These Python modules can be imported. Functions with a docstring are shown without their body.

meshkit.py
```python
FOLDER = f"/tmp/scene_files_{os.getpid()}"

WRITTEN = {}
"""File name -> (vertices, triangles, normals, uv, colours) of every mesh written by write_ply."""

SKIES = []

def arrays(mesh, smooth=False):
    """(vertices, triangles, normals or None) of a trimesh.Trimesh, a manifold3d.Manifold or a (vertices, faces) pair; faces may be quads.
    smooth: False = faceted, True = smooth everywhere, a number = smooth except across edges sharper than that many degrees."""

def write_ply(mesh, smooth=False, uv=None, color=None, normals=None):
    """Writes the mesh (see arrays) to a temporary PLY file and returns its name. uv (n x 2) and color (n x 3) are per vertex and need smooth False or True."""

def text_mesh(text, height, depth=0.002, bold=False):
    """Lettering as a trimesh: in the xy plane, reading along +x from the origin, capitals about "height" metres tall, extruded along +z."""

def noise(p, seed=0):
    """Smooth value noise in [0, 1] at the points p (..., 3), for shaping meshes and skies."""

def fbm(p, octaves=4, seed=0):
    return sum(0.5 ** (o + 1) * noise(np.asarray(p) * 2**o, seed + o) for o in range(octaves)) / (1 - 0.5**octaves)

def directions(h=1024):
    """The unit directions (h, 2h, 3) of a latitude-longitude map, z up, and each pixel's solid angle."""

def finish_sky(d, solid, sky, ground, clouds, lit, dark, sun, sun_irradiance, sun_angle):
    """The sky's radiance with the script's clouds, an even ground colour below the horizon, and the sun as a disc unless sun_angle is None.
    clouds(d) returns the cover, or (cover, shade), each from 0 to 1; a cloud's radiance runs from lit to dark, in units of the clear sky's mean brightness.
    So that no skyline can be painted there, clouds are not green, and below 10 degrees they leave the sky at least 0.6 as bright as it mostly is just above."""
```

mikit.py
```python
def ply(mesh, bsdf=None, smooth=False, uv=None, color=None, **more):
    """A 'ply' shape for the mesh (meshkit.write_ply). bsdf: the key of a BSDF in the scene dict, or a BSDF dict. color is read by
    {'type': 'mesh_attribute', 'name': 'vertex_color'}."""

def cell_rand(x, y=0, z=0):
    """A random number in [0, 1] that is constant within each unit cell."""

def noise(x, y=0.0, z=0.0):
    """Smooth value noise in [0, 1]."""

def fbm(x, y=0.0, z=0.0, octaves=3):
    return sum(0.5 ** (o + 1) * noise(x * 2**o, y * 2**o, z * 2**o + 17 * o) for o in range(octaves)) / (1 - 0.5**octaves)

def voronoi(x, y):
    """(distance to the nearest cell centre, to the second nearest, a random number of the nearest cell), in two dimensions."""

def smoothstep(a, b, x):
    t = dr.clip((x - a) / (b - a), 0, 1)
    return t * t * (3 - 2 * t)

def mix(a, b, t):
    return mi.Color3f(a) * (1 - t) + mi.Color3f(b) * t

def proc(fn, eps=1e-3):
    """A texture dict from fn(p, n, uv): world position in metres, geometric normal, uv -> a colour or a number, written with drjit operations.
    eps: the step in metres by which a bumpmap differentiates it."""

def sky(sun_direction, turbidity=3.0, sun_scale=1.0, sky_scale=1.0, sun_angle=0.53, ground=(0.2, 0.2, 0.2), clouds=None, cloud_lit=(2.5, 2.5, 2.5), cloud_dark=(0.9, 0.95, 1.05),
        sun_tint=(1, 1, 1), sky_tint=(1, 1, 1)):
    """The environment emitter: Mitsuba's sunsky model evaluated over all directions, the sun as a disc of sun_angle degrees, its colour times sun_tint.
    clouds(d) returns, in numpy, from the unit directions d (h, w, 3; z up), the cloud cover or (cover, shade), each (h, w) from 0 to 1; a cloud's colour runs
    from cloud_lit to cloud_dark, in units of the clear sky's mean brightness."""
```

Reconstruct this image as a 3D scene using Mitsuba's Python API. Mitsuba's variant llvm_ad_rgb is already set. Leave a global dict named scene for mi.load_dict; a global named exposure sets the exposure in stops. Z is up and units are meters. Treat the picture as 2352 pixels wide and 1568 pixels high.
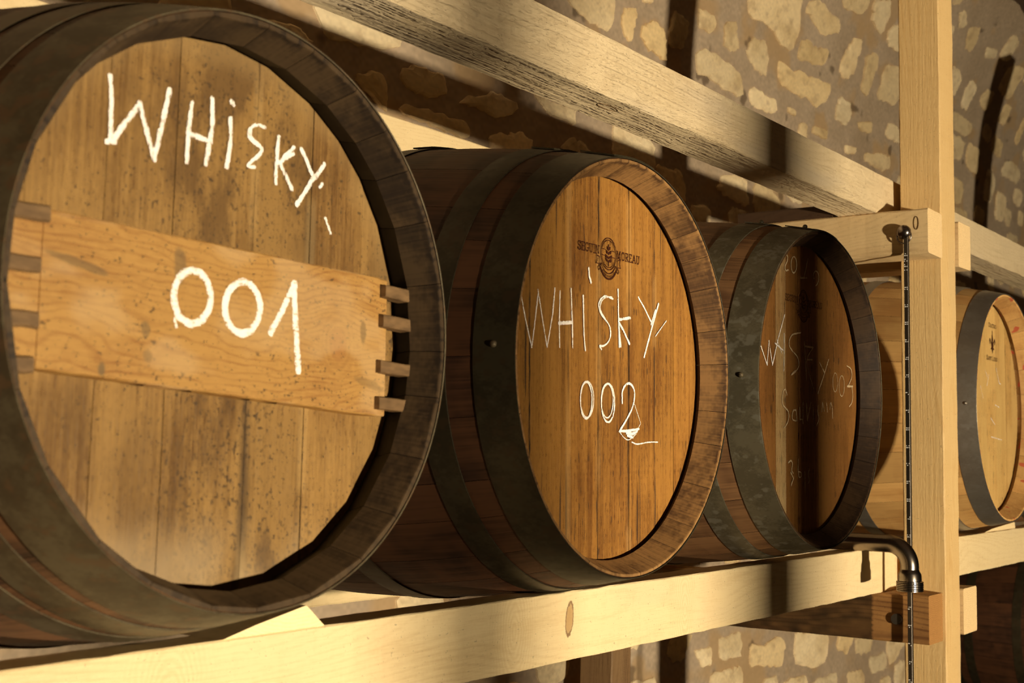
import math, random, numpy as np, trimesh, mitsuba as mi, drjit as dr, mikit, meshkit
from mikit import noise, fbm, voronoi, cell_rand, smoothstep, mix, proc
from shapely.geometry import Polygon, Point, box as sbox
T = mi.ScalarTransform4f
scene, labels = {}, {}
rng = random.Random(7)

# ------------------------------------------------------------------ camera, lights, exposure
Z0 = 1.2                                   # the camera's height above the floor; all heights below are counted from it
exposure = 0.0
YAW, PITCH, ROLL = math.radians(54.5316), math.radians(4.7965), math.radians(0.8106)
cf = np.array([math.sin(YAW) * math.cos(PITCH), math.cos(YAW) * math.cos(PITCH), math.sin(PITCH)])
cr = np.cross(cf, [0, 0, 1]); cr /= np.linalg.norm(cr); cu = np.cross(cr, cf)
cu = cu * math.cos(ROLL) - cr * math.sin(ROLL)
scene['camera'] = {'type': 'thinlens', 'fov': math.degrees(2 * math.atan(1176 / 3050.44)), 'fov_axis': 'x',
                   'aperture_radius': 0.0028, 'focus_distance': 2.3, 'near_clip': 0.02, 'far_clip': 100.0,
                   'to_world': T().look_at(origin=[0, 0, Z0], target=[float(cf[0]), float(cf[1]), float(Z0 + cf[2])], up=[float(c) for c in cu])}
LAMP = np.array([0.62, -3.38, -0.64])      # the work lamp low on its stand, across the aisle
LAMP_RADIANCE = (7700, 6600, 4650)
WINDOW_RADIANCE = (3.0, 4.0, 6.0)       # daylight in the far end wall

# ------------------------------------------------------------------ naming helpers
def obj(name, mesh, bsdf, parent=None, smooth=False, **more):
    """One entry of the scene, keyed parent__name, with a number if the key is taken."""
    key = f'{parent}__{name}' if parent else name
    base, n = key, 0
    while key in scene or key in USED:
        n += 1; key = f'{base}_{n:03d}'
    USED.add(key)
    if FRAME is not None:
        ori, *ax = FRAME
        A = np.array(ax)
        if isinstance(mesh, M): mesh.v = [ori + v @ A for v in mesh.v]
        else: mesh = trimesh.Trimesh(ori + np.array(mesh.vertices) @ A, mesh.faces, process=False)
    uv = None
    if isinstance(mesh, M):
        v, f, uv = mesh.arrays()
    else:
        v, f = np.array(mesh.vertices), np.array(mesh.faces)
    scene[key] = mikit.ply((v + [0, 0, Z0], f), bsdf, smooth, uv=uv, **more)
    return key
USED = set()
FRAME = None                               # (origin, ex, ey, ez) of the barrel that is being built
def thing(name, label, cat, group=None):
    key, n = name, 0
    while key in USED:
        n += 1; key = f'{name}_{n:03d}'
    USED.add(key)
    labels[key] = {'label': label, 'category': cat}
    if group: labels[key]['group'] = group
    return key
def tag(key, label, cat, group=None):
    labels[key] = {'label': label, 'category': cat}
    if group: labels[key]['group'] = group
def struct(name, mesh, bsdf, label, smooth=False, **more):
    key = obj(name, mesh, bsdf, None, smooth, **more)
    labels[key] = {'kind': 'structure', 'label': label, 'category': name.split('_')[0]}
    return key

class M:
    """A mesh of separate grid patches with their own uv, so that smooth shading stays within a patch."""
    def __init__(self): self.v, self.f, self.t, self.n = [], [], [], 0
    def grid(self, P, UV, flip=False):
        P = np.asarray(P, float); a, b = P.shape[:2]
        UV = np.broadcast_to(np.asarray(UV, float), (a, b, 2))
        i = np.arange(a * b).reshape(a, b) + self.n
        q = np.stack([i[:-1, :-1], i[1:, :-1], i[1:, 1:], i[:-1, 1:]], -1).reshape(-1, 4)
        if flip: q = q[:, ::-1]
        self.v.append(P.reshape(-1, 3)); self.t.append(UV.reshape(-1, 2)); self.f.append(np.vstack([q[:, [0, 1, 2]], q[:, [0, 2, 3]]])); self.n += a * b
        return self
    def tris(self, V, F, UV):
        self.v.append(np.asarray(V, float)); self.t.append(np.asarray(UV, float)); self.f.append(np.asarray(F, int) + self.n); self.n += len(V)
        return self
    def mesh(self, m, uvfn):
        """A trimesh, faceted: its vertices are split per face."""
        v = np.asarray(m.vertices)[np.asarray(m.faces)].reshape(-1, 3)
        return self.tris(v, np.arange(len(v)).reshape(-1, 3), uvfn(v))
    def arrays(self): return np.vstack(self.v), np.vstack(self.f), np.vstack(self.t)

# ------------------------------------------------------------------ materials
def two(d): return {'type': 'twosided', 'bsdf': d}
def rgb(*c): return {'type': 'rgb', 'value': list(c)}
def wood(key, color, bump=None, eps=4e-4, rough=0.6, spec=0.3):
    d = {'type': 'principled', 'base_color': proc(color), 'roughness': rough, 'specular': spec}
    if bump: d = {'type': 'bumpmap', 'arbitrary': proc(bump, eps), 'scale': 1.0, 'bsdf': d}
    scene[key] = two(d)
    return key

def pine(base, dark, seed, rings=0.20, stain=0.25, gray=0.0):
    """Sawn softwood: u runs along the beam, v around it, in metres; u above 40 is end grain."""
    def fn(p, n, uv):
        u, v = uv.x + seed * 7.31, uv.y + seed * 1.7
        end = uv.x > 40
        warp = fbm(u * 1.3, v * 7.0, 3.0, 3)
        ring = 0.5 + 0.5 * dr.sin(6.2832 * (v * 85 + 16 * warp))
        late = ring * ring * ring
        fib = noise(u * 45, v * 900)
        blot = fbm(u * 3.0, v * 14.0, 9.0, 3)
        saw = noise(u * 130, v * 3.0, 5.0)
        c = mix(base, dark, dr.clip(rings * late * (0.4 + blot) + 0.22 * (fib - 0.5) + 0.10 * (noise(u * 260, v * 260, 71.0) - 0.5) + stain * smoothstep(0.5, 0.85, blot) + 0.10 * (saw - 0.5), 0, 1))
        gr = smoothstep(0.55, 0.75, fbm(u * 2.1 + 40, v * 9.0, 1.0, 3)) * gray
        c = mix(c, mi.Color3f(0.42, 0.36, 0.29), gr)
        speck = smoothstep(0.93, 0.97, noise(u * 330, v * 420, 2.0))
        c = c * (1 - 0.35 * speck)
        rad = dr.sqrt(dr.square(uv.x - 50.03) + dr.square(uv.y + 0.03))
        e = mix(mi.Color3f(base) * 1.35, dark, 0.35 * (0.5 + 0.5 * dr.sin(rad * 1500 + 9 * fbm(uv.x * 30, uv.y * 30))) * 0.6 + 0.15 * noise(uv.x * 400, uv.y * 400))
        return dr.select(end, e, c)
    return fn
def pine_bump(amount, seed):
    def fn(p, n, uv):
        u, v = uv.x + seed * 7.31, uv.y + seed * 1.7
        warp = fbm(u * 1.3, v * 7.0, 3.0, 2)
        ridge = noise(u * 11, v * 340 + 7 * warp)
        pit = smoothstep(0.62, 0.8, noise(u * 170, v * 400, 4.0))
        saw = noise(u * 130, v * 3.0, 5.0)
        return amount * (ridge - 0.55 * pit + 0.35 * saw)
    return fn
wood('pine_pale', pine((0.60, 0.465, 0.285), (0.36, 0.24, 0.115), 1, 0.16, 0.18, 0.35), pine_bump(0.0024, 1))
front_grain = pine((0.78, 0.60, 0.335), (0.52, 0.33, 0.135), 2, 0.16, 0.22, 0.1)
def front_color(p, n, uv):
    """The lower front rail's pale wood, with the dark branch knot and the arched grain beside it."""
    c = front_grain(p, n, uv)
    x, z = p.x - 1.687, p.z - 0.955
    e = dr.sqrt(dr.square((x - 0.10 * z) / 0.0105) + dr.square(z / 0.025)) + 0.25 * (fbm(p.x * 300, p.z * 200, 0.0, 2) - 0.5)
    c = mix(c, mi.Color3f(0.40, 0.22, 0.075), 0.75 * smoothstep(1.0, 0.75, e))
    c = mix(c, mi.Color3f(0.16, 0.07, 0.025), 0.8 * smoothstep(0.16, 0.04, dr.abs(e - 0.95)))
    for kx, kz in ((1.545, 0.95), (0.93, 0.93), (0.62, 0.96), (2.05, 0.94)):
        d = dr.sqrt(dr.square((p.x - kx) * 0.8) + dr.square((p.z - kz) * 0.35)) + 0.006 * fbm(p.x * 40, p.z * 60, kx, 2)
        c = mix(c, mi.Color3f(0.56, 0.36, 0.14), 0.22 * (0.5 + 0.5 * dr.sin(d * 1300)) * smoothstep(0.07, 0.01, d))
    return c
wood('pine_front', front_color, pine_bump(0.00020, 2))
wood('pine_post', pine((0.63, 0.425, 0.19), (0.50, 0.28, 0.09), 3, 0.30, 0.15, 0.1), pine_bump(0.00035, 3))
wood('pine_cross', pine((0.60, 0.43, 0.225), (0.32, 0.19, 0.085), 4, 0.20, 0.35, 0.2), pine_bump(0.00025, 4))
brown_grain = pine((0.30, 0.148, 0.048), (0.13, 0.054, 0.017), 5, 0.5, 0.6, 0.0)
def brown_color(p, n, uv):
    """An old cross beam: paler near its end, much darker farther in, with a straight border between."""
    dark_area = smoothstep(1.108, 1.116, p.y + 0.004 * noise(p.z * 300, p.x * 9))
    return brown_grain(p, n, uv) * (1 - dark_area * (0.76 + 0.25 * (noise(p.y * 40, p.z * 90) - 0.5)))
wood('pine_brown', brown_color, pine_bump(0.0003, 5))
wood('pine_dark', pine((0.30, 0.18, 0.085), (0.12, 0.06, 0.025), 6, 0.3, 0.4, 0.0), pine_bump(0.0003, 6))

wood('pine_black', pine((0.055, 0.028, 0.014), (0.025, 0.012, 0.008), 7, 0.3, 0.4, 0.0), pine_bump(0.0003, 7))

def oak_head(base, dark, seed, spots=0.0, seam=0.5, seams=()):
    """Barrel head planks: u across the grain plus ten per plank, v along it."""
    def fn(p, n, uv):
        k = dr.floor((uv.x + 5) / 10)
        x = uv.x - k * 10
        u, v = x + k * 3.7 + seed, uv.y + seed * 2.0
        tone = cell_rand(k + seed * 13.0, 3.0)
        fib = noise(u * 800, v * 14)
        med = fbm(u * 130, v * 5, 2.0, 2)
        blot = fbm(u * 9, v * 6, 4.0, 4)
        pore = smoothstep(0.76, 0.9, noise(u * 1100, v * 110, 8.0))
        streak = smoothstep(0.6, 0.85, fbm(u * 70, v * 2.2, 6.0, 2))
        t = 0.28 * (tone - 0.5) + 0.42 * (fib - 0.5) + 0.55 * (med - 0.5) + 0.50 * smoothstep(0.40, 0.75, blot) + 0.35 * streak * seam + 0.45 * pore + 0.18 * (noise(u * 300, v * 220, 33.0) - 0.5)
        c = mix(base, dark, dr.clip(t + 0.1, 0, 1))
        c = c * (0.88 + 0.24 * tone)
        if spots:
            dens = smoothstep(0.38, 0.66, fbm(x * 6 + seed, uv.y * 6, 5.0, 3)) * 0.75 + 0.22 + 0.22 * smoothstep(0.0, -0.12, uv.y)
            w1 = fbm(x * 210, uv.y * 160, 21.0, 2)
            w2 = fbm(x * 380, uv.y * 290, 22.0, 2)
            w3 = noise(x * 620, uv.y * 430, 23.0)
            s1 = smoothstep(0.82, 0.88, w1 + 0.10 * (dens - 0.5) + 0.05 * (w3 - 0.5))
            s2 = smoothstep(0.79, 0.87, w2 + 0.14 * (dens - 0.5))
            s3 = smoothstep(0.90, 0.95, w3 + 0.08 * (dens - 0.5)) * smoothstep(0.3, 0.6, dens)
            smear = smoothstep(0.47, 0.72, fbm(x * 24 + seed, uv.y * 11, 7.0, 5) + 0.10 * (w2 - 0.5)) * dens
            dark_area = smoothstep(0.012, 0.0, dr.abs(x - 0.046) + 0.010 * (fbm(uv.y * 9, x * 40, 2.0, 2) - 0.45)) * smoothstep(-0.02, -0.12, uv.y)
            dark_area = dr.maximum(dark_area, smoothstep(0.014, 0.0, dr.abs(x - 0.133) + 0.010 * (fbm(uv.y * 9, x * 40, 3.0, 2) - 0.45)) * smoothstep(0.02, 0.05, uv.y) * smoothstep(0.17, 0.12, uv.y))
            c = mix(c, mi.Color3f(0.085, 0.042, 0.013), 0.75 * smear)
            c = mix(c, mi.Color3f(0.050, 0.028, 0.012), dr.clip(spots * (0.8 * s1 + 0.75 * s2 + 0.5 * s3 + 0.75 * dark_area), 0, 0.92))
            c = mix(c, mi.Color3f(0.40, 0.28, 0.15), 0.6 * smoothstep(-0.19, -0.27, uv.y + 0.05 * (fbm(x * 14, uv.y * 14, 3.0, 3) - 0.5)) * smoothstep(0.25, 0.55, blot))
            rimd = smoothstep(0.25, 0.285, dr.sqrt(x * x + uv.y * uv.y) + 0.03 * (fbm(x * 25, uv.y * 25, 31.0, 3) - 0.5)) * smoothstep(0.0, 0.15, uv.y)
            c = mix(c, mi.Color3f(0.33, 0.21, 0.085), 0.35 * rimd)
        else:
            dash = smoothstep(0.80, 0.92, noise(u * 420, v * 45, 12.0)) * smoothstep(0.35, 0.6, blot)
            black = smoothstep(0.70, 0.86, fbm(u * 150, v * 4.5, 15.0, 2)) * smoothstep(0.45, 0.7, fbm(u * 12, v * 4, 18.0, 2))
            c = mix(c, mi.Color3f(0.04, 0.02, 0.01), dr.clip(0.6 * dash + 0.85 * black * seam, 0, 0.9))
        for i, q in enumerate(seams):
            e = dr.abs(x - q + 0.003 * (noise(uv.y * 9, 3.0 * i) - 0.5))
            on = smoothstep(0.36, 0.56, fbm(uv.y * 9, 5.0 * i + seed, 2.0, 3))
            c = mix(c, mi.Color3f(0.72, 0.48, 0.20), 0.13 * smoothstep(0.010, 0.004, e) * (1 - on))
            c = mix(c, mi.Color3f(0.035, 0.02, 0.012), 0.95 * smoothstep(0.0055, 0.0010, e + 0.004 * noise(x * 600, uv.y * 60)) * on * seam)
        return c
    return fn
def oak_bump(p, n, uv):
    return 0.00022 * noise(uv.x * 800, uv.y * 14) - 0.00025 * smoothstep(0.76, 0.9, noise(uv.x * 1100, uv.y * 110, 8.0))
wood('head_spotted', oak_head((0.27, 0.150, 0.044), (0.10, 0.045, 0.010), 1.0, 1.0, 0.5, (0.046, 0.133)), oak_bump)
wood('head_amber', oak_head((0.33, 0.150, 0.029), (0.12, 0.042, 0.007), 2.0, 0.0, 1.0, (-0.197, -0.100, -0.0205, 0.0675, 0.1465)), oak_bump)
wood('head_brown', oak_head((0.27, 0.115, 0.027), (0.15, 0.055, 0.011), 3.0, 0.0, 0.15), oak_bump)
wood('head_pale_stripe', oak_head((0.48, 0.33, 0.155), (0.30, 0.16, 0.055), 4.0, 0.0, 0.1), oak_bump)
wood('head_new', oak_head((0.52, 0.33, 0.115), (0.38, 0.20, 0.055), 5.0, 0.0, 0.05), oak_bump)

def bar_color(p, n, uv):
    u, v = uv.x, uv.y
    knot = dr.sqrt(dr.square((u - 0.158) * 1.0) + dr.square((v + 0.005) * 0.75))
    bend = 0.030 * dr.exp(-dr.square((u - 0.158) / 0.05)) * dr.select(v > -0.005, 1.0, -1.0) * dr.exp(-dr.abs(v) / 0.05)
    arch = 0.020 * dr.exp(-dr.abs(v) / 0.03) * smoothstep(-0.2, 0.1, u) * dr.select(v > -0.005, 1.0, -1.0)
    w = fbm(u * 5.0, v * 16, 2.0, 3)
    s = (v - bend - arch) * 105 + 6 * w + 1.2 * fbm(u * 30, v * 60, 8.0, 2)
    line = 0.5 + 0.5 * dr.sin(6.2832 * s)
    line = line * line * line * line * line
    kring = 0.5 + 0.5 * dr.sin(knot * 900 + 8 * w)
    near = smoothstep(0.036, 0.020, knot)
    line = mix(mi.Color3f(line), mi.Color3f(kring * 0.6), near).x
    fib = noise(u * 60, v * 1100)
    c = mix(mi.Color3f(0.37, 0.198, 0.055), mi.Color3f(0.2, 0.076, 0.0176), dr.clip((0.22 + 0.38 * fbm(u * 6, v * 30, 11.0, 2)) * line + 0.34 * (fib - 0.5) + 0.2 * (noise(u * 190, v * 260, 62.0) - 0.5) + 0.30 * smoothstep(0.45, 0.8, fbm(u * 8, v * 20, 5.0)), 0, 1))
    c = mix(c, mi.Color3f(0.30, 0.13, 0.04), 0.6 * smoothstep(0.020, 0.006, knot))
    dn = 0.14 * (fbm(u * 9, v * 9, 3.0, 2) - 0.5) + 0.05 * smoothstep(0.0, 0.2, u) * smoothstep(0.0, -0.06, v)
    s = dr.maximum(smoothstep(0.77, 0.84, fbm(u * 260, v * 320, 1.0, 2) + dn), smoothstep(0.915, 0.95, noise(u * 420, v * 480, 2.0) + dn))
    c = mix(c, mi.Color3f(0.075, 0.04, 0.015), 0.85 * s)
    c = mix(c, mi.Color3f(0.52, 0.36, 0.19), 0.30 * smoothstep(0.5, 0.7, fbm(u * 12, v * 22, 61.0, 3)))
    for (a, b, ra, rb, k) in ((-0.073, 0.047, 0.008, 0.018, 0.6), (-0.112, -0.022, 0.006, 0.008, 0.6), (-0.107, -0.048, 0.006, 0.006, 0.45), (-0.16, -0.065, 0.004, 0.007, 0.8),
                              (0.20, 0.013, 0.005, 0.012, 0.55), (0.215, -0.045, 0.03, 0.005, 0.4), (-0.19, 0.028, 0.035, 0.004, 0.6), (0.0, 0.035, 0.004, 0.006, 0.4)):
        e = dr.sqrt(dr.square((u - a) / ra) + dr.square((v - b + 0.15 * (u - a)) / rb)) + 0.7 * (fbm(u * 90, v * 90) - 0.5)
        c = mix(c, mi.Color3f(0.13, 0.085, 0.04), k * smoothstep(1.25, 0.7, e))
    return c
wood('bar_wood', bar_color, lambda p, n, uv: 0.0002 * noise(uv.x * 40, uv.y * 800))

def peg_color(p, n, uv):
    return mix(mi.Color3f(0.20, 0.115, 0.05), mi.Color3f(0.08, 0.045, 0.02), dr.clip(1.4 * fbm(p.x * 60, p.y * 90, p.z * 140, 3) - 0.2, 0, 1))
wood('peg_wood', peg_color)

def stave(body, bdark, rim, rdark, seed, wine=0.0):
    """u above 0: outer face, metres from the rim; u below 0: the bevelled inside of the rim. v: around, plus ten per stave."""
    def fn(p, n, uv):
        k = dr.floor((uv.y + 5) / 10)
        v = uv.y - k * 10
        inner = uv.x < 0
        u = uv.x
        tone = cell_rand(k + seed * 17.0, 5.0)
        a, b = v * 1.0 + k * 2.3 + seed, u
        fib = noise(a * 500, b * 16)
        blot = fbm(a * 22, b * 9, 3.0, 4)
        dirt = smoothstep(0.45, 0.7, fbm(a * 9, b * 20, 7.0, 3))
        o = mix(body, bdark, dr.clip(0.7 * smoothstep(0.35, 0.75, blot) + 0.5 * (fib - 0.5) + 0.3 * dirt + 0.3 * (noise(a * 160, b * 7, 51.0) - 0.5), 0, 1)) * (0.78 + 0.44 * tone)
        g = noise(a * 240, b * 300, 2.0)
        ca = v + k * 0.031
        grime = fbm(ca * 17, b * 26, 13.0, 5)
        sawn = fbm(ca * 420, b * 9, 41.0, 2)
        i = mix(rim, rdark, dr.clip(0.75 * smoothstep(0.36, 0.68, grime + 0.06 * (g - 0.5)) + 0.16 * (g - 0.5) + 0.55 * (sawn - 0.5) + 0.2 * (tone - 0.5) + 0.6 * smoothstep(0.010, 0.002, -u) * smoothstep(0.4, 0.6, fbm(ca * 60, 2.0, 9.0, 2)) + 0.12 * noise(ca * 40, b * 900), 0, 1)) * (0.86 + 0.28 * tone)
        edge = smoothstep(0.0035, 0.0012, -u + 0.003 * noise(ca * 220, 1.0))
        i = mix(i, mi.Color3f(rim) * 1.35, 0.6 * edge)
        deep = smoothstep(0.0, 1.0, (-u - 1.0) * 8)
        i = dr.select(u < -1.0, mi.Color3f(rdark) * 0.55, i)
        if wine:
            i = mix(i, mi.Color3f(0.38, 0.02, 0.02), wine * smoothstep(0.74, 0.80, fbm(a * 45, b * 40, 21.0, 2)))
        return dr.select(inner, i, o)
    return fn
stave_bump = lambda p, n, uv: 0.0004 * fbm(uv.y * 260, uv.x * 30, 1.0, 2)
wood('stave_old', stave((0.14, 0.065, 0.028), (0.04, 0.02, 0.010), (0.052, 0.031, 0.014), (0.014, 0.008, 0.0045), 1.0), stave_bump)
wood('stave_red', stave((0.095, 0.037, 0.015), (0.032, 0.013, 0.007), (0.25, 0.132, 0.047), (0.070, 0.034, 0.014), 2.0), stave_bump)
wood('stave_brown', stave((0.19, 0.095, 0.040), (0.08, 0.036, 0.016), (0.058, 0.030, 0.012), (0.024, 0.012, 0.006), 3.0), stave_bump)
wood('stave_new', stave((0.50, 0.29, 0.10), (0.36, 0.18, 0.055), (0.52, 0.30, 0.105), (0.38, 0.19, 0.06), 4.0, 0.7), stave_bump)
wood('croze_dark', lambda p, n, uv: mix(mi.Color3f(0.07, 0.022, 0.012), mi.Color3f(0.03, 0.012, 0.008), noise(p.x * 60, p.y * 60, p.z * 60)))

def hoop_material(key, a, b, c, rough=0.5, met=0.75):
    def fn(p, n, uv):
        s = fbm(p.x * 26 + 5, p.y * 26, p.z * 26, 5)
        q = noise(p.x * 160, p.y * 160, p.z * 160)
        q2 = noise(p.x * 420, p.y * 420, p.z * 420)
        m = mix(a, b, smoothstep(0.32, 0.68, s + 0.22 * (q - 0.5) + 0.18 * (q2 - 0.5)))
        r = 0.7 * smoothstep(0.54, 0.72, fbm(p.x * 60, p.y * 60 + 9, p.z * 60, 4) + 0.25 * (q - 0.5))
        return mix(m, c, r)
    d = {'type': 'principled', 'base_color': proc(fn), 'roughness': rough, 'metallic': met, 'specular': 0.5}
    scene[key] = two({'type': 'bumpmap', 'arbitrary': proc(lambda p, n, uv: 0.0004 * fbm(p.x * 130, p.y * 130, p.z * 130, 2), 6e-4), 'scale': 1.0, 'bsdf': d})
hoop_material('hoop_rusty', (0.110, 0.085, 0.046), (0.068, 0.048, 0.024), (0.12, 0.066, 0.03), 0.55, 0.4)
hoop_material('hoop_dark', (0.050, 0.039, 0.020), (0.032, 0.024, 0.012), (0.05, 0.03, 0.014), 0.5, 0.4)
hoop_material('hoop_galvanised', (0.125, 0.105, 0.066), (0.085, 0.07, 0.042), (0.19, 0.172, 0.13), 0.5, 0.45)
hoop_material('hoop_steel', (0.30, 0.265, 0.22), (0.26, 0.225, 0.185), (0.33, 0.30, 0.26), 0.38, 0.8)

scene['chalk'] = two({'type': 'diffuse', 'reflectance': rgb(0.93, 0.86, 0.80)})
scene['chalk_faint'] = two({'type': 'diffuse', 'reflectance': rgb(0.66, 0.50, 0.30)})
scene['brand_burn'] = two({'type': 'diffuse', 'reflectance': rgb(0.055, 0.018, 0.010)})
scene['brand_faded'] = two({'type': 'diffuse', 'reflectance': rgb(0.12, 0.050, 0.020)})
scene['chrome'] = two({'type': 'roughconductor', 'material': 'Cr', 'alpha': 0.05, 'distribution': 'ggx', 'specular_reflectance': rgb(0.42, 0.38, 0.33)})
scene['stainless'] = two({'type': 'roughconductor', 'eta': 2.9, 'k': 3.1, 'alpha': 0.06, 'distribution': 'ggx', 'specular_reflectance': rgb(0.55, 0.46, 0.37)})
scene['stick_steel'] = two({'type': 'roughconductor', 'eta': 2.9, 'k': 3.1, 'alpha': 0.22, 'distribution': 'ggx', 'specular_reflectance': rgb(0.20, 0.17, 0.14)})
scene['bolt_black'] = two({'type': 'principled', 'base_color': rgb(0.05, 0.04, 0.03), 'roughness': 0.5, 'metallic': 0.5})
scene['mark_white'] = two({'type': 'diffuse', 'reflectance': rgb(0.85, 0.82, 0.80)})
scene['lamp_black'] = two({'type': 'diffuse', 'reflectance': rgb(0.02, 0.02, 0.02)})
scene['knot_line'] = two({'type': 'diffuse', 'reflectance': rgb(0.11, 0.065, 0.03)})
scene['knot_face'] = two({'type': 'diffuse', 'reflectance': rgb(0.42, 0.29, 0.14)})

def mortar_color(p, n, uv):
    b = fbm(p.x * 3.2, p.y * 3.2, p.z * 3.2, 4)
    g = noise(p.x * 90, p.y * 90, p.z * 90)
    f = fbm(p.x * 16, p.y * 16, p.z * 16, 3)
    c = mix(mi.Color3f(0.47, 0.36, 0.255), mi.Color3f(0.33, 0.24, 0.155), dr.clip(1.3 * (b - 0.25) + 0.5 * (f - 0.5), 0, 1)) * (0.86 + 0.28 * g)
    ochre = smoothstep(0.56, 0.70, fbm(p.x * 6 + 11, p.y * 6, p.z * 6, 3))
    c = mix(c, mi.Color3f(0.46, 0.29, 0.13), 0.6 * ochre)
    return mix(c, mi.Color3f(0.10, 0.065, 0.04), 0.7 * smoothstep(0.70, 0.80, fbm(p.x * 11, p.y * 11 + 30, p.z * 11, 3)))
wood('mortar', mortar_color, lambda p, n, uv: 0.006 * fbm(p.x * 45, p.y * 45, p.z * 45, 3), 2e-3, 0.9, 0.1)
def stone_color(p, n, uv):
    k = dr.floor((uv.x + 50) / 100)
    tone, hue = cell_rand(k, 1.0), cell_rand(k, 2.0)
    b = fbm(p.x * 9 + k * 3, p.y * 9, p.z * 12, 4)
    g = noise(p.x * 120, p.y * 120, p.z * 120)
    f = fbm(p.x * 34, p.y * 34, p.z * 34, 3)
    base = mix(mi.Color3f(0.90, 0.735, 0.48), mi.Color3f(0.80, 0.59, 0.31), hue)
    c = mix(base, mi.Color3f(0.50, 0.33, 0.14), dr.clip(1.2 * (b - 0.42) + 0.4 * (f - 0.5), 0, 0.8)) * (0.80 + 0.25 * tone) * (0.9 + 0.2 * g)
    return mix(c, mi.Color3f(0.34, 0.23, 0.14), 0.35 * smoothstep(0.5, 0.8, f))
wood('stone_face', stone_color, lambda p, n, uv: 0.005 * fbm(p.x * 60, p.y * 60, p.z * 60, 3), 2e-3, 0.9, 0.1)
wood('floor_earth', lambda p, n, uv: mix(mi.Color3f(0.06, 0.042, 0.028), mi.Color3f(0.035, 0.026, 0.018), fbm(p.x * 5, p.y * 5, 0.0, 3)), None, 1e-3, 0.9, 0.1)
wood('room_plaster', lambda p, n, uv: mix(mi.Color3f(0.11, 0.07, 0.045), mi.Color3f(0.07, 0.045, 0.03), fbm(p.x * 3, p.y * 3, p.z * 3, 3)), None, 1e-3, 0.9, 0.1)

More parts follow.
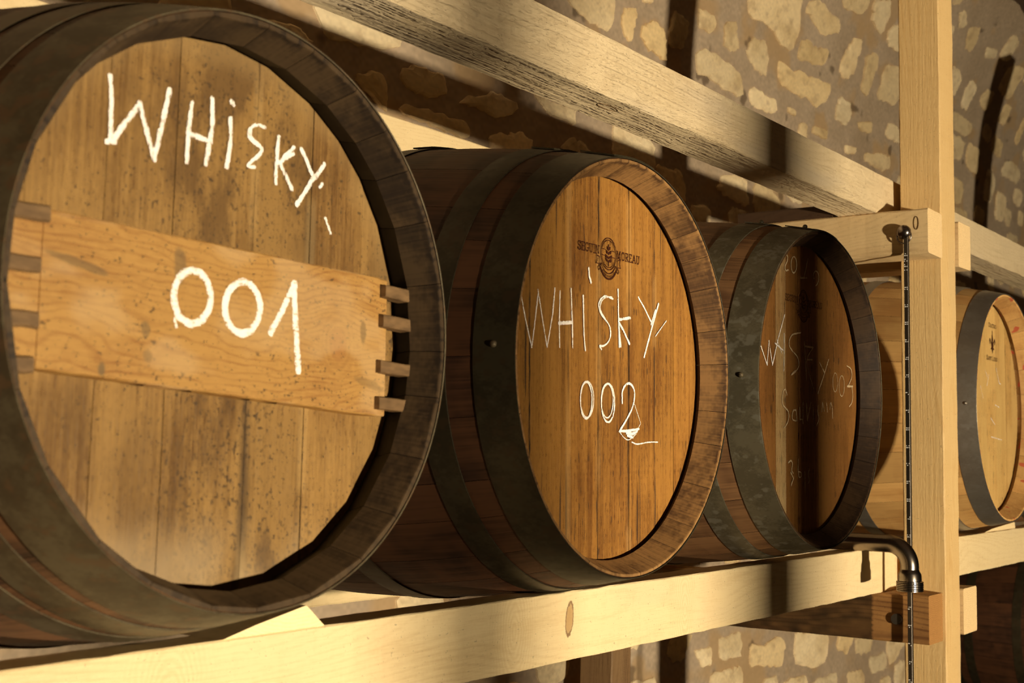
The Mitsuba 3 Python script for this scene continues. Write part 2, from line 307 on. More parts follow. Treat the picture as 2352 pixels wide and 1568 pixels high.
# ------------------------------------------------------------------ the cellar: vaulted rubble wall, floor, vault, end walls
from scipy.interpolate import PchipInterpolator
WZ = [-1.2, -0.6, 0.2, 0.95, 1.21, 1.45, 1.68, 1.87, 2.05, 2.16, 2.30, 2.48]
WY = [2.02, 2.02, 2.02, 2.02, 2.003, 1.977, 1.932, 1.856, 1.755, 1.66, 1.48, 1.10]
wall_y = PchipInterpolator(WZ, WY)
wall_dy = wall_y.derivative()
def wall_point(X, z, out=0.0):
    """A point of the wall face at (X, z), moved out into the room by out."""
    X, z = np.asarray(X, float), np.asarray(z, float)
    d = wall_dy(z); n = np.sqrt(1 + d * d)
    return np.stack([X + 0 * z, wall_y(z) - out / n, z + out * d / n], -1)

X_LEFT, X_RIGHT, Y_FRONT = -2.2, 10.5, -3.9
m = M()
gx, gz = np.linspace(X_LEFT, X_RIGHT, 300), np.linspace(-1.2, 2.2, 84)
GX, GZ = np.meshgrid(gx, gz, indexing='ij')
bump = 0.010 * (meshkit.fbm(np.stack([GX * 3.1, GZ * 3.7, GX * 0], -1), 4, 3) - 0.5)
m.grid(wall_point(GX, GZ, bump), np.stack([GX, GZ], -1))
struct('wall_back', m, 'mortar', 'rubble stone wall of pale stones set in grey brown mortar behind the rack', smooth=True)

STONES = [[334,133,342,135,341,129,340,124,336,125,334,128],[347,132,354,135,360,132,362,124,350,125,345,128],[380,146,385,146,391,146,392,143,390,140,385,140,381,140],[399,146,407,149,407,144,411,141,407,138,399,139],[411,160,452,171,456,156,454,152,450,149,443,150,436,153,430,154,421,153,414,154],[459,171,471,173,481,171,490,171,491,166,483,165,475,162,468,164,459,166],[382,134,392,134,407,134,417,131,417,125,408,124,396,125,392,126,382,125],[421,147,430,148,434,143,434,137,427,136,421,138,416,141],[460,157,467,158,470,156,484,159,486,155,479,151,470,150,459,149,457,150],[506,170,515,169,513,163,511,155,504,152,498,153,499,160],[443,145,451,143,461,145,472,145,492,147,490,140,481,135,474,137,464,136,447,136,443,141],[422,130,430,130,444,130,445,125,435,124,423,124],[502,145,513,144,516,140,511,135,499,135,500,139],[455,130,461,130,462,128,455,128],[523,139,538,142,539,137,527,136],[479,128,493,129,493,125,478,125],[512,127,524,128,523,125,513,124],[344,140,351,142,350,139,345,138],[511,185,526,189,530,184,530,180,530,176,517,178,514,181],[534,178,540,183,549,187,561,178,549,174,538,175],[521,166,533,169,534,164,533,158,528,150,522,152,523,158],[543,167,562,171,567,160,560,153,548,153,540,153,542,160],[558,146,568,146,577,144,577,140,557,139,555,142],[535,128,551,131,564,132,564,126,552,124,534,125],[484,179,506,185,509,182,503,177,487,176],[613,200,624,203,629,199,628,193,620,193],[644,199,658,201,661,198,648,195],[594,202,600,204,609,200,603,197],[427,-64,431,-66,440,-66,448,-64,456,-66,457,-68,454,-69,454,-75,426,-72],[466,-64,497,-68,497,-73,495,-77,492,-78,483,-79,473,-78,465,-75],[507,-69,523,-72,522,-74,517,-76,517,-78,505,-75],[397,-71,420,-71,421,-78,397,-75],[539,-82,559,-82,561,-89,543,-89],[516,-85,533,-86,535,-93,516,-91],[386,-62,397,-62,398,-68,391,-68],[236,90,240,93,246,93,253,93,254,89,251,87,246,86,237,87],[236,82,247,83,256,83,263,83,263,79,254,79,236,80],[220,85,227,88,230,88,231,82,231,79,226,81,221,84],[271,81,276,83,287,86,291,84,291,80,273,77],[258,88,274,94,284,93,284,90,273,87,263,88],[291,98,297,97,313,98,313,93,298,93],[303,127,329,135,329,126,326,124,316,124]]
nr = np.random.RandomState(11)
outlines = [np.array(s, float).reshape(-1, 2) / 100 for s in STONES]
shapes = [Polygon(o).buffer(0.012) for o in outlines]
from shapely.strtree import STRtree
tries = 0
while len(outlines) < 298 and tries < 14000:
    tries += 1
    X, z = (nr.uniform(1.7, 8.9), nr.uniform(0.55, 2.1)) if nr.rand() < 0.8 else (nr.uniform(2.4, 5.8), nr.uniform(-1.05, -0.3))
    if X > 6.0 and nr.rand() < 0.5: continue
    w, h = nr.uniform(0.06, 0.19) * (1.0 if nr.rand() > .25 else 0.6), nr.uniform(0.04, 0.085)
    k = nr.randint(6, 10)
    a = np.sort(nr.uniform(0, 2 * np.pi, k)) * 0.25 + np.arange(k) * 2 * np.pi / k * 0.75
    e = 0.45
    r = nr.uniform(0.8, 1.15, k)
    o = np.stack([X + w * r * np.sign(np.cos(a)) * np.abs(np.cos(a)) ** e, z + h * r * np.sign(np.sin(a)) * np.abs(np.sin(a)) ** e], 1)
    p = Polygon(o)
    if not p.is_valid or any(p.distance(q) < 0.014 for q in shapes if abs(q.centroid.x - X) < 0.6): continue
    outlines.append(o); shapes.append(p)
for idx, o in enumerate(outlines):
    P = np.vstack([o, o[:1]])
    L = np.r_[0, np.cumsum(np.hypot(*np.diff(P, axis=0).T))]
    n = 30
    t = np.linspace(0, L[-1], n, endpoint=False)
    q = np.stack([np.interp(t, L, P[:, 0]), np.interp(t, L, P[:, 1])], 1)
    q = 0.25 * np.roll(q, 1, 0) + 0.5 * q + 0.25 * np.roll(q, -1, 0)
    c = q.mean(0)
    size = math.sqrt(Polygon(q).area)
    q = q + (nr.rand(n, 2) - 0.5) * min(0.014, 0.10 * size) * [1.4, 1.0]
    rings = [(1.03, -0.010), (1.0, 0.005), (0.86, 0.009), (0.45, 0.011)]
    V, UV = [], []
    for s, h in rings:
        qq = c + (q - c) * s
        V.append(wall_point(qq[:, 0], qq[:, 1], h + 0.004 * (meshkit.fbm(np.c_[qq * 25, np.full(n, idx)], 2) - 0.5)))
        UV.append(np.c_[qq[:, 0] % 40 + 100 * idx, qq[:, 1]])
    V.append(wall_point(c[0:1], c[1:2], 0.011)); UV.append([[c[0] % 40 + 100 * idx, c[1]]])
    F = []
    for r in range(3):
        for i in range(n):
            j = (i + 1) % n
            F += [[r * n + i, r * n + j, (r + 1) * n + j], [r * n + i, (r + 1) * n + j, (r + 1) * n + i]]
    F += [[3 * n + i, 3 * n + (i + 1) % n, 4 * n] for i in range(n)]
    obj('stone', M().tris(np.vstack(V), F, np.vstack(UV)), 'stone_face', 'wall_back', smooth=False)

def quad(P): return M().grid(np.array(P, float).reshape(2, 2, 3), [[[0, 0], [0, 1]], [[1, 0], [1, 1]]])
struct('floor', quad([[X_LEFT, Y_FRONT, -1.2], [X_RIGHT, Y_FRONT, -1.2], [X_LEFT, 2.1, -1.2], [X_RIGHT, 2.1, -1.2]]), 'floor_earth', 'dark earth floor of the cellar')
vy = np.array([1.66, 1.48, 1.10, 0.5, -0.2, -0.9, -1.6, -2.3, -2.9, -3.4, -3.9])
vz = np.array([2.16, 2.30, 2.48, 2.66, 2.77, 2.80, 2.77, 2.66, 2.48, 2.2, 1.7])
m = M(); m.grid(np.stack([np.stack([np.full(11, x), vy, vz], -1) for x in (X_LEFT, X_RIGHT)]), np.zeros((2, 11, 2)))
struct('ceiling', m, 'room_plaster', 'dim vault of the cellar above the rack', smooth=True)
struct('wall_front', quad([[X_LEFT, Y_FRONT, -1.2], [X_LEFT, Y_FRONT, 1.72], [X_RIGHT, Y_FRONT, -1.2], [X_RIGHT, Y_FRONT, 1.72]]), 'room_plaster', 'dim wall across the aisle')
struct('wall_left', quad([[X_LEFT, Y_FRONT, -1.2], [X_LEFT, Y_FRONT, 2.85], [X_LEFT, 2.1, -1.2], [X_LEFT, 2.1, 2.85]]), 'room_plaster', 'dim near end wall')
struct('wall_right', quad([[X_RIGHT, Y_FRONT, -1.2], [X_RIGHT, Y_FRONT, 2.85], [X_RIGHT, 2.1, -1.2], [X_RIGHT, 2.1, 2.85]]), 'room_plaster', 'dim far end wall')
k = struct('window_1', M().grid(np.array([[[X_RIGHT - 0.02, -2.2, 0.2], [X_RIGHT - 0.02, -2.2, 1.5]], [[X_RIGHT - 0.02, -0.8, 0.2], [X_RIGHT - 0.02, -0.8, 1.5]]]), np.zeros((2, 2, 2))), 'lamp_black', 'window with cool daylight in the far end wall')
scene[k]['emitter'] = {'type': 'area', 'radiance': rgb(*WINDOW_RADIANCE)}

# ------------------------------------------------------------------ timber
def beam(axis, a0, a1, b0, b1, c0, c1, ch=0.003, seg=0.035, rough=0.0009, seed=0, lean=None):
    """A sawn timber along axis from a0 to a1, with the cross-section b0..b1 by c0..c1 of the other two axes in order."""
    n = max(3, int((a1 - a0) / seg))
    t = np.linspace(a0, a1, n)
    sec = [(b0 + ch, c0), (b1 - ch, c0), (b1, c0 + ch), (b1, c1 - ch), (b1 - ch, c1), (b0 + ch, c1), (b0, c1 - ch), (b0, c0 + ch)]
    per = np.r_[0, np.cumsum([math.dist(sec[i], sec[(i + 1) % 8]) for i in range(8)])]
    def place(tt, b, c):
        P = {'x': (tt, b, c), 'y': (b, tt, c), 'z': (b, c, tt)}[axis]
        return np.stack(np.broadcast_arrays(*P), -1)
    rows = []
    for i, (b, c) in enumerate(sec):
        k = i // 2 * 11.3 + seed * 3.1
        wob = 2 * rough * (meshkit.noise(np.c_[t * 60, np.full(n, i * 5.1 + seed), np.zeros(n)]) - 0.5) + 1.6 * rough * (meshkit.fbm(np.c_[t * 5, np.full(n, k), np.zeros(n)], 2) - 0.5)
        wo2 = 2 * rough * (meshkit.noise(np.c_[t * 60, np.full(n, i * 5.1 + seed + 50), np.zeros(n)]) - 0.5)
        rows.append(place(t, b + wob, c + wo2))
    m = M()
    off = seed * 0.77
    for i in range(8):
        j = (i + 1) % 8
        uv = np.stack([np.stack([t - a0 + off % 20, np.full(n, per[i] + off)], -1), np.stack([t - a0 + off % 20, np.full(n, per[i + 1] + off)], -1)])
        m.grid(np.stack([rows[i], rows[j]]), uv, flip=True)
    for e in (0, -1):
        V = np.array([r[e] for r in rows]); ctr = V.mean(0)
        uv = np.array([[50 + b - b0, c - c0] for b, c in sec] + [[50 + (b1 - b0) / 2, (c1 - c0) / 2]])
        m.tris(np.vstack([V, ctr]), [[i, (i + 1) % 8, 8] for i in range(8)], uv)
    if lean:
        for v in m.v: v += np.outer(v[:, 2] - lean[2], [lean[0], lean[1], 0])
    return m

rack = thing('barrel_rack', 'pale sawn timber rack of posts, rails and cross beams carrying the row of barrels', 'rack')
P0, PITCH_X = 3.095, 2.705
obj('rail', beam('x', 0.25, 8.75, 1.09, 1.186, 0.572, 0.668, seed=1, ch=0.002), 'pine_pale', rack)      # upper front rail
obj('rail', beam('x', 0.25, 8.75, 1.09, 1.143, -0.306, -0.2045, seed=2, ch=0.0015), 'pine_front', rack)    # lower front rail
obj('rail', beam('x', 0.25, 3.2, 1.72, 1.80, 0.572, 0.671, seed=3), 'pine_front', rack)                 # upper rear rail
obj('rail', beam('x', 0.25, 8.75, 1.72, 1.81, -0.286, -0.226, seed=4), 'pine_front', rack)
obj('rail', beam('x', 4.6, 8.75, 1.09, 1.186, -1.18, -1.08, seed=5), 'pine_front', rack)                 # lowest tier
obj('rail', beam('x', 4.6, 8.75, 1.72, 1.81, -1.18, -1.08, seed=6), 'pine_front', rack)
for k in range(4):
    px = P0 + (k - 1) * PITCH_X
    s = 20 + k * 10
    key = obj('post', beam('z', -1.2, 1.62, px, px + 0.105, 0.972, 1.070, seed=s, ch=0.0025), 'pine_post', rack)
    obj('post', beam('z', -1.2, 0.80, px, px + 0.100, 1.845, 1.945, seed=s + 1, lean=((0.026, 0, 0.57) if k == 1 else None)), 'pine_dark', rack)
    obj('cross_beam', beam('y', 0.970, 2.0, px - 0.104, px - 0.002, 0.468, 0.572, seed=s + 2, ch=0.004, rough=0.0013), 'pine_cross', rack)
    obj('cross_beam', beam('y', 0.965, 2.0, px + 0.107, px + 0.204, 0.462, 0.572, seed=s + 3, ch=0.004), 'pine_cross', rack)
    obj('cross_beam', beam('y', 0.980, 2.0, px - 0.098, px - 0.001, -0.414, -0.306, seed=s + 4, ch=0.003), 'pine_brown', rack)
    obj('cross_beam', beam('y', 0.965, 2.0, px + 0.107, px + 0.212, -0.411, -0.304, seed=s + 5, ch=0.004), 'pine_cross', rack)
    for zz, xx in ((-0.362, px - 0.098), ):
        bolt = trimesh.creation.cylinder(0.012, 0.010, sections=24)
        bolt.apply_transform(trimesh.transformations.rotation_matrix(np.pi / 2, [0, 1, 0])); bolt.apply_translation([xx - 0.004, 1.052, zz])
        obj('bolt', bolt, 'bolt_black', rack, smooth=30)

def disc_knot(center, au, av, U, V, parent, lift):
    """A loose knot showing as an oval crack line in a sawn face."""
    U, V = np.array(U, float), np.array(V, float); N = np.cross(U, V)
    a = np.linspace(0, 2 * np.pi, 33)
    c = np.array(center, float)
    ring = lambda s, h: c + np.outer(np.cos(a) * au * s, U) + np.outer(np.sin(a) * av * s, V) + N * h
    m = M().grid(np.stack([ring(1.0, -0.002), ring(1.0, lift), ring(0.96, lift), ring(0.96, -0.002)]), np.zeros((4, 33, 2)))
    obj('knot', m, 'knot_line', parent)
for (x, y, a, b) in ((1.846, 1.128, 0.030, 0.0085), (2.13, 1.110, 0.026, 0.0075)):   # under the upper rail
    disc_knot([x, y, 0.572], a, b, [1, 0, 0], [0, -1, 0], rack, 0.0006)
disc_knot([2.9895, 0.996, 0.539], 0.0055, 0.0155, [0, -1, 0], [0, 0, 1], rack, 0.0012)

def wedge(label, prof, y0, y1, mat, seed):
    m = M(); P = np.array(prof, float); n = len(P); c = P.mean(0)
    for i in range(n):
        a, b = P[i], P[(i + 1) % n]
        m.grid([[[a[0], y0, a[1]], [a[0], y1, a[1]]], [[b[0], y0, b[1]], [b[0], y1, b[1]]]], [[[i + seed, 0], [i + seed, y1 - y0]], [[i + seed + math.dist(a, b), 0], [i + seed + math.dist(a, b), y1 - y0]]])
    for y in (y0, y1):
        m.tris([[p[0], y, p[1]] for p in P] + [[c[0], y, c[1]]], [[i, (i + 1) % n, n] for i in range(n)], [[50 + p[0] - c[0], p[1]] for p in P] + [[50, c[1]]])
    k = obj('wooden_wedge', m, mat); tag(k, label, 'wedge'); return k
wedge('pale wooden wedge on the lower rail under the right side of the barrel chalked 001', [(1.158, -0.2040), (1.127, -0.178), (1.05, -0.1925), (1.0, -0.2040)], 1.088, 1.19, 'pine_front', 3)
wedge('pale wooden wedge on the rail under the new barrel right of the post', [(4.136, -0.2025), (4.13, -0.184), (3.90, -0.195), (3.82, -0.2025)], 1.09, 1.18, 'pine_front', 5)
k = obj('timber_offcut', beam('y', 1.20, 1.447, 2.995, 3.085, 0.573, 0.603, seed=71), 'pine_black'); tag(k, 'short dark board lying on the cross beam behind the upper rail', 'board')

# ------------------------------------------------------------------ barrels
L_BARREL = 0.945
def chalk_mesh(strokes, place, cell=0.0007, thr=0.42, seed=0, grain=(900, 140), soft=0.25, curve=True):
    """Chalk dragged along the strokes [half-millimetre width, x, z, x, z ...] (tenths of millimetres): the grains it left, as small flat cells."""
    cells = set()
    for si, s in enumerate(strokes):
        w = s[0] * 1e-4; P = np.array(s[1:], float).reshape(-1, 2) * 1e-4
        for _ in range(2 if curve and len(P) > 3 else 0):           # round the hand-drawn corners
            P = np.vstack([P[:1], np.stack([0.75 * P[:-1] + 0.25 * P[1:], 0.25 * P[:-1] + 0.75 * P[1:]], 1).reshape(-1, 2), P[-1:]])
        lo, hi = P.min(0) - w, P.max(0) + w
        i0, i1 = np.floor(lo / cell).astype(int), np.ceil(hi / cell).astype(int)
        I, J = np.meshgrid(np.arange(i0[0], i1[0] + 1), np.arange(i0[1], i1[1] + 1), indexing='ij')
        Q = np.stack([(I + .5) * cell, (J + .5) * cell], -1).reshape(-1, 2)
        d = np.full(len(Q), 9.0)
        for a, b in zip(P[:-1], P[1:]):
            ab = b - a; t = np.clip(((Q - a) @ ab) / max(ab @ ab, 1e-12), 0, 1)
            d = np.minimum(d, np.hypot(*(Q - a - t[:, None] * ab).T))
        hw = 0.5 * w * (0.95 + 0.5 * meshkit.noise(np.c_[Q * 160, np.full(len(Q), si + seed)]))
        N = 0.45 * meshkit.noise(np.c_[Q * np.array(grain), np.full(len(Q), seed)]) + 0.55 * meshkit.noise(np.c_[Q * 1300, np.full(len(Q), seed + 9)]) + 0.3 * (meshkit.noise(np.c_[Q * 90, np.full(len(Q), seed + 19)]) - 0.4)
        on = (d < hw) & (N > thr - 0.18 + soft * (d / np.maximum(hw, 1e-6)) ** 2)
        cells.update(zip(I.ravel()[on].tolist(), J.ravel()[on].tolist()))
    C = np.array(sorted(cells), float)
    if len(C) == 0: return None
    k = np.array([[0, 0], [1, 0], [1, 1], [0, 1]])
    V = (C[:, None] + k[None]).reshape(-1, 2) * cell
    F = (np.arange(len(C))[:, None, None] * 4 + np.array([[0, 1, 2], [0, 2, 3]])[None]).reshape(-1, 3)
    return M().tris(place(V), F, V)

GLYPH = {'S': (.85, [[(.80, .78), (.6, 1), (.3, 1), (.08, .8), (.18, .6), (.72, .42), (.86, .2), (.62, 0), (.3, 0), (.06, .22)], [(.06, .3), (.06, 0)], [(.82, 1), (.82, .7)]]),
 'E': (.8, [[(.22, 0), (.22, 1)], [(.05, 1), (.76, 1), (.76, .82)], [(.22, .52), (.6, .52)], [(.05, 0), (.82, 0), (.82, .2)]]),
 'G': (.95, [[(.85, .78), (.6, 1), (.38, 1), (.08, .7), (.08, .3), (.38, 0), (.62, 0), (.84, .15), (.84, .42)], [(.64, .42), (1, .42)]]),
 'U': (.95, [[(.05, 1), (.36, 1)], [(.2, 1), (.2, .25), (.36, 0), (.64, 0), (.8, .25), (.8, 1)], [(.66, 1), (.96, 1)]]),
 'I': (.45, [[(.3, 0), (.3, 1)], [(.1, 0), (.5, 0)], [(.1, 1), (.5, 1)]]),
 'N': (1.0, [[(.15, 0), (.15, 1), (.85, 0), (.85, 1)], [(.02, 1), (.2, 1)], [(.02, 0), (.3, 0)], [(.7, 1), (1, 1)]]),
 'M': (1.15, [[(.1, 0), (.15, 1), (.5, .08), (.85, 1), (.92, 0)], [(0, 0), (.24, 0)], [(.8, 0), (1.05, 0)], [(.02, 1), (.18, 1)], [(.84, 1), (1, 1)]]),
 'O': (1.0, [[(.5 + .42 * math.cos(a), .5 + .5 * math.sin(a)) for a in np.linspace(0, 6.4, 20)]]),
 'R': (.95, [[(.2, 0), (.2, 1)], [(.05, 1), (.55, 1), (.76, .86), (.76, .64), (.55, .5), (.2, .5)], [(.45, .5), (.85, 0), (1, 0)], [(.05, 0), (.36, 0)]]),
 'A': (1.0, [[(.12, 0), (.5, 1), (.88, 0)], [(.25, .35), (.75, .35)], [(0, 0), (.25, 0)], [(.75, 0), (1, 0)]]),
 'C': (.9, [[(.82, .75), (.6, 1), (.38, 1), (.08, .7), (.08, .3), (.38, 0), (.62, 0), (.84, .2)], [(.84, 1), (.84, .72)]]),
 'H': (1.0, [[(.18, 0), (.18, 1)], [(.82, 0), (.82, 1)], [(.18, .52), (.82, .52)], [(.04, 0), (.32, 0)], [(.04, 1), (.32, 1)], [(.68, 0), (.96, 0)], [(.68, 1), (.96, 1)]]),
 'T': (.9, [[(.45, 0), (.45, 1)], [(.05, .8), (.05, 1), (.85, 1), (.85, .8)], [(.28, 0), (.62, 0)]]),
 'L': (.8, [[(.2, 0), (.2, 1)], [(.05, 0), (.8, 0), (.8, .2)], [(.05, 1), (.36, 1)]]), ' ': (.4, [])}
def words(text, x0, x1, z, h, w, caps=None):
    """Strokes (tenths of millimetres) of serif capitals from x0 to x1 on the line z."""
    sc = [1.0 if (caps is None or i in caps) else 0.78 for i in range(len(text))]
    total = sum((GLYPH[c][0] + .16) * s for c, s in zip(text, sc)) - .16
    k, x, out = (x1 - x0) / total, x0, []
    for c, s in zip(text, sc):
        gw, st = GLYPH[c]
        for line in st: out.append([w * 1e4] + [v * 1e4 for (a, b) in line for v in (x + a * k * s, z + b * h * s)])
        x += (gw + .16) * k * s
    return out
def arc(cx, cz, rx, rz, a0, a1, w, n=24):
    return [w * 1e4] + [v * 1e4 for a in np.linspace(math.radians(a0), math.radians(a1), n) for v in (cx + rx * math.cos(a), cz + rz * math.sin(a))]
def poly(w, *pts): return [w * 1e4] + [v * 1e4 for p in pts for v in p]
def cooper_stamp(dx, dz, w=0.0011):
    X, Z = lambda x: x + dx, lambda z: z + dz
    s = words('SEGUIN', X(-.0800), X(-.0215), Z(.1655), .0120, w) + words('MOREAU', X(.0290), X(.0950), Z(.1645), .0118, w)
    cx, cz = X(.0048), Z(.1690)
    s += [arc(cx, cz, .0219, .0238, 0, 360, w), arc(cx, cz, .0190, .0206, 0, 360, w * 0.8)]
    # oak leaf on barrel staves
    s += [poly(w * 0.6, (cx, cz - .019), (cx, cz + .010))]
    for q, h in ((.0035, .010), (.0062, .004), (.0085, -.0025), (.007, -.008)):
        for sg in (-1, 1): s += [poly(w * 1.9, (cx, cz + h - .004), (cx + sg * q, cz + h), (cx + sg * q * .8, cz + h - .003)), ]
    s += [poly(w * 1.6, (cx, cz + .008), (cx, cz + .0135)), poly(w * 1.5, (cx - .001, cz - .011), (cx, cz - .018))]
    for a, b0, b1 in ((-.011, .006, .015), (-.004, .015, .019), (.005, .014, .019), (.012, .007, .014), (-.011, -.015, -.006), (.010, -.015, -.005), (-.0055, -.017, -.012)): s += [poly(w * .6, (cx + a, cz + b0), (cx + a, cz + b1))]
    for a0, a1, b in ((-.017, -.008, .006), (.009, .017, .0055), (-.018, -.010, -.003), (.010, .018, -.004)): s += [poly(w * .7, (cx + a0, cz + b), (cx + a1, cz + b - .0005))]
    # ribbon
    s += [arc(cx, Z(.168), .0235, .0285, 212, 328, w * 1.1), arc(cx, Z(.167), .0275, .0355, 215, 325, w * 1.8)]
    for sg in (-1, 1):
        e = cx + sg * .0195
        s += [poly(w, (e, Z(.1535)), (e + sg * .0045, Z(.1475)))]
        s += [poly(w, (cx + sg * .0255, Z(.162)), (cx + sg * .0335, Z(.1635)), (cx + sg * .0315, Z(.1575)), (cx + sg * .0345, Z(.1515)), (cx + sg * .0245, Z(.1515)), (cx + sg * .0255, Z(.162))),
              poly(w, (cx + sg * .0245, Z(.1515)), (cx + sg * .0300, Z(.1455)), (cx + sg * .0270, Z(.1420)), (cx + sg * .0225, Z(.1460)))]
    for i in range(9):
        a = math.radians(232 + i * 9.5)
        x, z = cx + .0258 * math.cos(a), Z(.1675) + .0320 * math.sin(a)
        s += [poly(w * .7, (x, z - .0014), (x, z + .0014)), poly(w * .5, (x + .0009, z - .0013), (x + .0014, z + .0010))]
    return s

def barrel_frame(origin, yaw=0.0, tip=0.0, lift=0.0):
    ey = np.array([math.sin(yaw), math.cos(yaw), tip]); ey /= np.linalg.norm(ey)
    ex = np.cross(ey, [0, 0, 1]); ex /= np.linalg.norm(ex)
    ez = np.cross(ex, ey)
    return np.array(origin), ex, ey + lift * ez, ez

def add_barrel(label, cx, cz, yr, r, rec, lip, rh, rot, seams, hoops, mats, staves, seed, group, facet=False, plank_mats={}, bilge=0.052, rivet_mat='hoop_rusty', yaw=0.0, tip=0.0, lift=0.0):
    """An oak barrel lying with its head towards -y. hoops: (y0, y1, material, lap angle or None, rivet angles)."""
    global FRAME
    t = thing('oak_barrel', label, 'barrel', group)
    FRAME = barrel_frame((cx, yr, cz), yaw, tip, lift)
    cx = cz = yr = 0.0
    lr = random.Random(seed)
    rw = r - 0.002
    ro = lambda y: rw + bilge * (1 - ((y - L_BARREL / 2) / (L_BARREL / 2)) ** 2)
    ys = np.array([0, 0.002, lip[0], rec, rec + 0.014, 0.10, 0.15, 0.2, 0.26, 0.32, 0.4, 0.4725, 0.55, 0.63, 0.7, 0.78, 0.85, 0.9, L_BARREL - 0.03, L_BARREL])
    outer = ro(ys); outer[0] -= 0.001
    inner = ro(ys) - 0.027
    inner[:5] = [rw - 0.0045, rw - 0.006, lip[1], rh + 0.0012, rh - 0.010]; inner[-1] = rw - 0.008
    ws = np.array([lr.uniform(0.75, 1.25) for _ in range(staves)]); edges = np.r_[0, np.cumsum(ws)] / ws.sum() * 2 * np.pi + lr.uniform(0, 1)
    for k in range(staves):
        gap = 0.00035 / r
        th = np.linspace(edges[k] + gap, edges[k + 1] - gap, 4); u = np.linspace(0, 1, 4)
        wv = (th - th.mean()) * r + 10 * k
        def pts(R, chord=False):
            x, z = np.outer(R, np.cos(th)), np.outer(R, np.sin(th))
            if chord: x, z = np.outer(x[:, 0], 1 - u) + np.outer(x[:, -1], u), np.outer(z[:, 0], 1 - u) + np.outer(z[:, -1], u)
            return np.stack([cx + x, np.broadcast_to((yr + ys)[:, None], x.shape), cz + z], -1)
        O, I = pts(outer), pts(inner, facet)
        m = M()
        m.grid(O, np.stack([np.broadcast_to(ys[:, None] + 0.0001, (len(ys), 4)), np.broadcast_to(wv, (len(ys), 4))], -1))
        iu = np.where(ys <= lip[0], -ys - 0.0005, -1.0 - ys)
        def inn(a, b, off):
            m.grid(I[a:b], np.stack([np.broadcast_to((-ys[a:b] - 0.0005 - off)[:, None], (b - a, 4)), np.broadcast_to(wv, (b - a, 4))], -1), flip=True)
        inn(0, 3, 0.0); inn(2, 6, 1.02)
        m.grid(np.stack([O[0], I[0]]), np.stack([np.stack([np.full(4, -0.0003), wv], -1)] * 2), flip=True)
        m.grid(np.stack([O[-1], I[-1]]), np.stack([np.stack([np.full(4, -1.3), wv], -1)] * 2))
        for s in (0, -1):
            m.grid(np.stack([O[:, s], I[:, s]]), np.stack([np.stack([-ys - 1.05, np.full(len(ys), wv[s])], -1)] * 2), flip=s == 0)
        obj('stave', m, mats[0], t, smooth=True)
    # head: planks between the seams
    ca, sa = math.cos(rot), math.sin(rot)
    circ = Point(0, 0).buffer(rh, 48)
    cuts = [-0.5] + list(seams) + [0.5]
    for i in range(len(cuts) - 1):
        g = circ.intersection(sbox(cuts[i] + 0.0004, -0.5, cuts[i + 1] - 0.0004, 0.5))
        if g.is_empty or g.area < 1e-5: continue
        e = trimesh.creation.extrude_polygon(g, 0.02, engine='earcut')
        def uvf(v): return np.c_[(v[:, 0] + 10 * (i + 1)), v[:, 1]]
        mm = M(); mm.mesh(e, uvf)
        v = mm.v[0]; d = (lr.random() - 0.5) * 0.0012
        mm.v[0] = np.c_[cx + v[:, 0] * ca - v[:, 1] * sa, yr + rec + v[:, 2] + d, cz + v[:, 0] * sa + v[:, 1] * ca]
        obj('head_plank', mm, plank_mats.get(i, mats[1]), t)
    bk = trimesh.creation.cylinder(rh, 0.02, sections=48); bk.apply_transform(trimesh.transformations.rotation_matrix(np.pi / 2, [1, 0, 0])); bk.apply_translation([cx, yr + L_BARREL - 0.05, cz])
    obj('back_head', M().mesh(bk, lambda v: np.c_[v[:, 0] - cx + 10, v[:, 2] - cz]), mats[1], t)
    # hoops
    rv = trimesh.creation.icosphere(1, 0.0048)
    for (y0, y1, hm, lap, rivs) in hoops:
        th = np.linspace(0, 2 * np.pi, 145)
        yy = np.array([y0 + 0.0006, y0, y0, y0 + 0.0006, (y0 + y1) / 2, y1 - 0.0006, y1, y1, y1 - 0.0006])
        off = np.array([0.0, 0.0003, 0.0016, 0.002, 0.002, 0.002, 0.0016, 0.0003, 0.0])
        wav = 0.0006 * (meshkit.noise(np.c_[np.cos(th) * 3, np.sin(th) * 3, np.full(145, seed + y0 * 10)]) - 0.4)
        RR = ro(np.clip(yy, 0, None))[:, None] + off[:, None] + (off[:, None] > 0.001) * wav[None]
        P = np.stack([cx + RR * np.cos(th), np.broadcast_to((yr + yy)[:, None], RR.shape), cz + RR * np.sin(th)], -1)
        m = M(); m.grid(P[:3], np.zeros((3, 145, 2))); m.grid(P[2:7], np.zeros((5, 145, 2))); m.grid(P[6:], np.zeros((3, 145, 2)))
        hk = obj('hoop', m, hm, t, smooth=True)
        rr = float(ro((y0 + y1) / 2))
        for a in rivs:
            a = math.radians(a); q = rv.copy(); q.apply_translation([cx + (rr + 0.0025) * math.cos(a), yr + (y0 + y1) / 2, cz + (rr + 0.0025) * math.sin(a)])
            obj('rivet', q, rivet_mat, hk, smooth=True)
        if lap is not None:
            a = np.radians(np.linspace(lap + 6, lap - 16, 14)); lift = np.r_[0.0052, 0.0046, 0.0042, np.full(11, 0.0038)]
            yl = np.array([y0 + 0.001, y0 + 0.001, y1 - 0.001, y1 - 0.001]); ol = np.array([-0.0022, 0, 0, -0.0022])
            RL = ro(yl)[:, None] + lift[None] + ol[:, None]
            P = np.stack([cx + RL * np.cos(a), np.broadcast_to((yr + yl)[:, None], RL.shape), cz + RL * np.sin(a)], -1)
            m = M(); [m.grid(P[i:i + 2], np.zeros((2, 14, 2))) for i in range(3)]
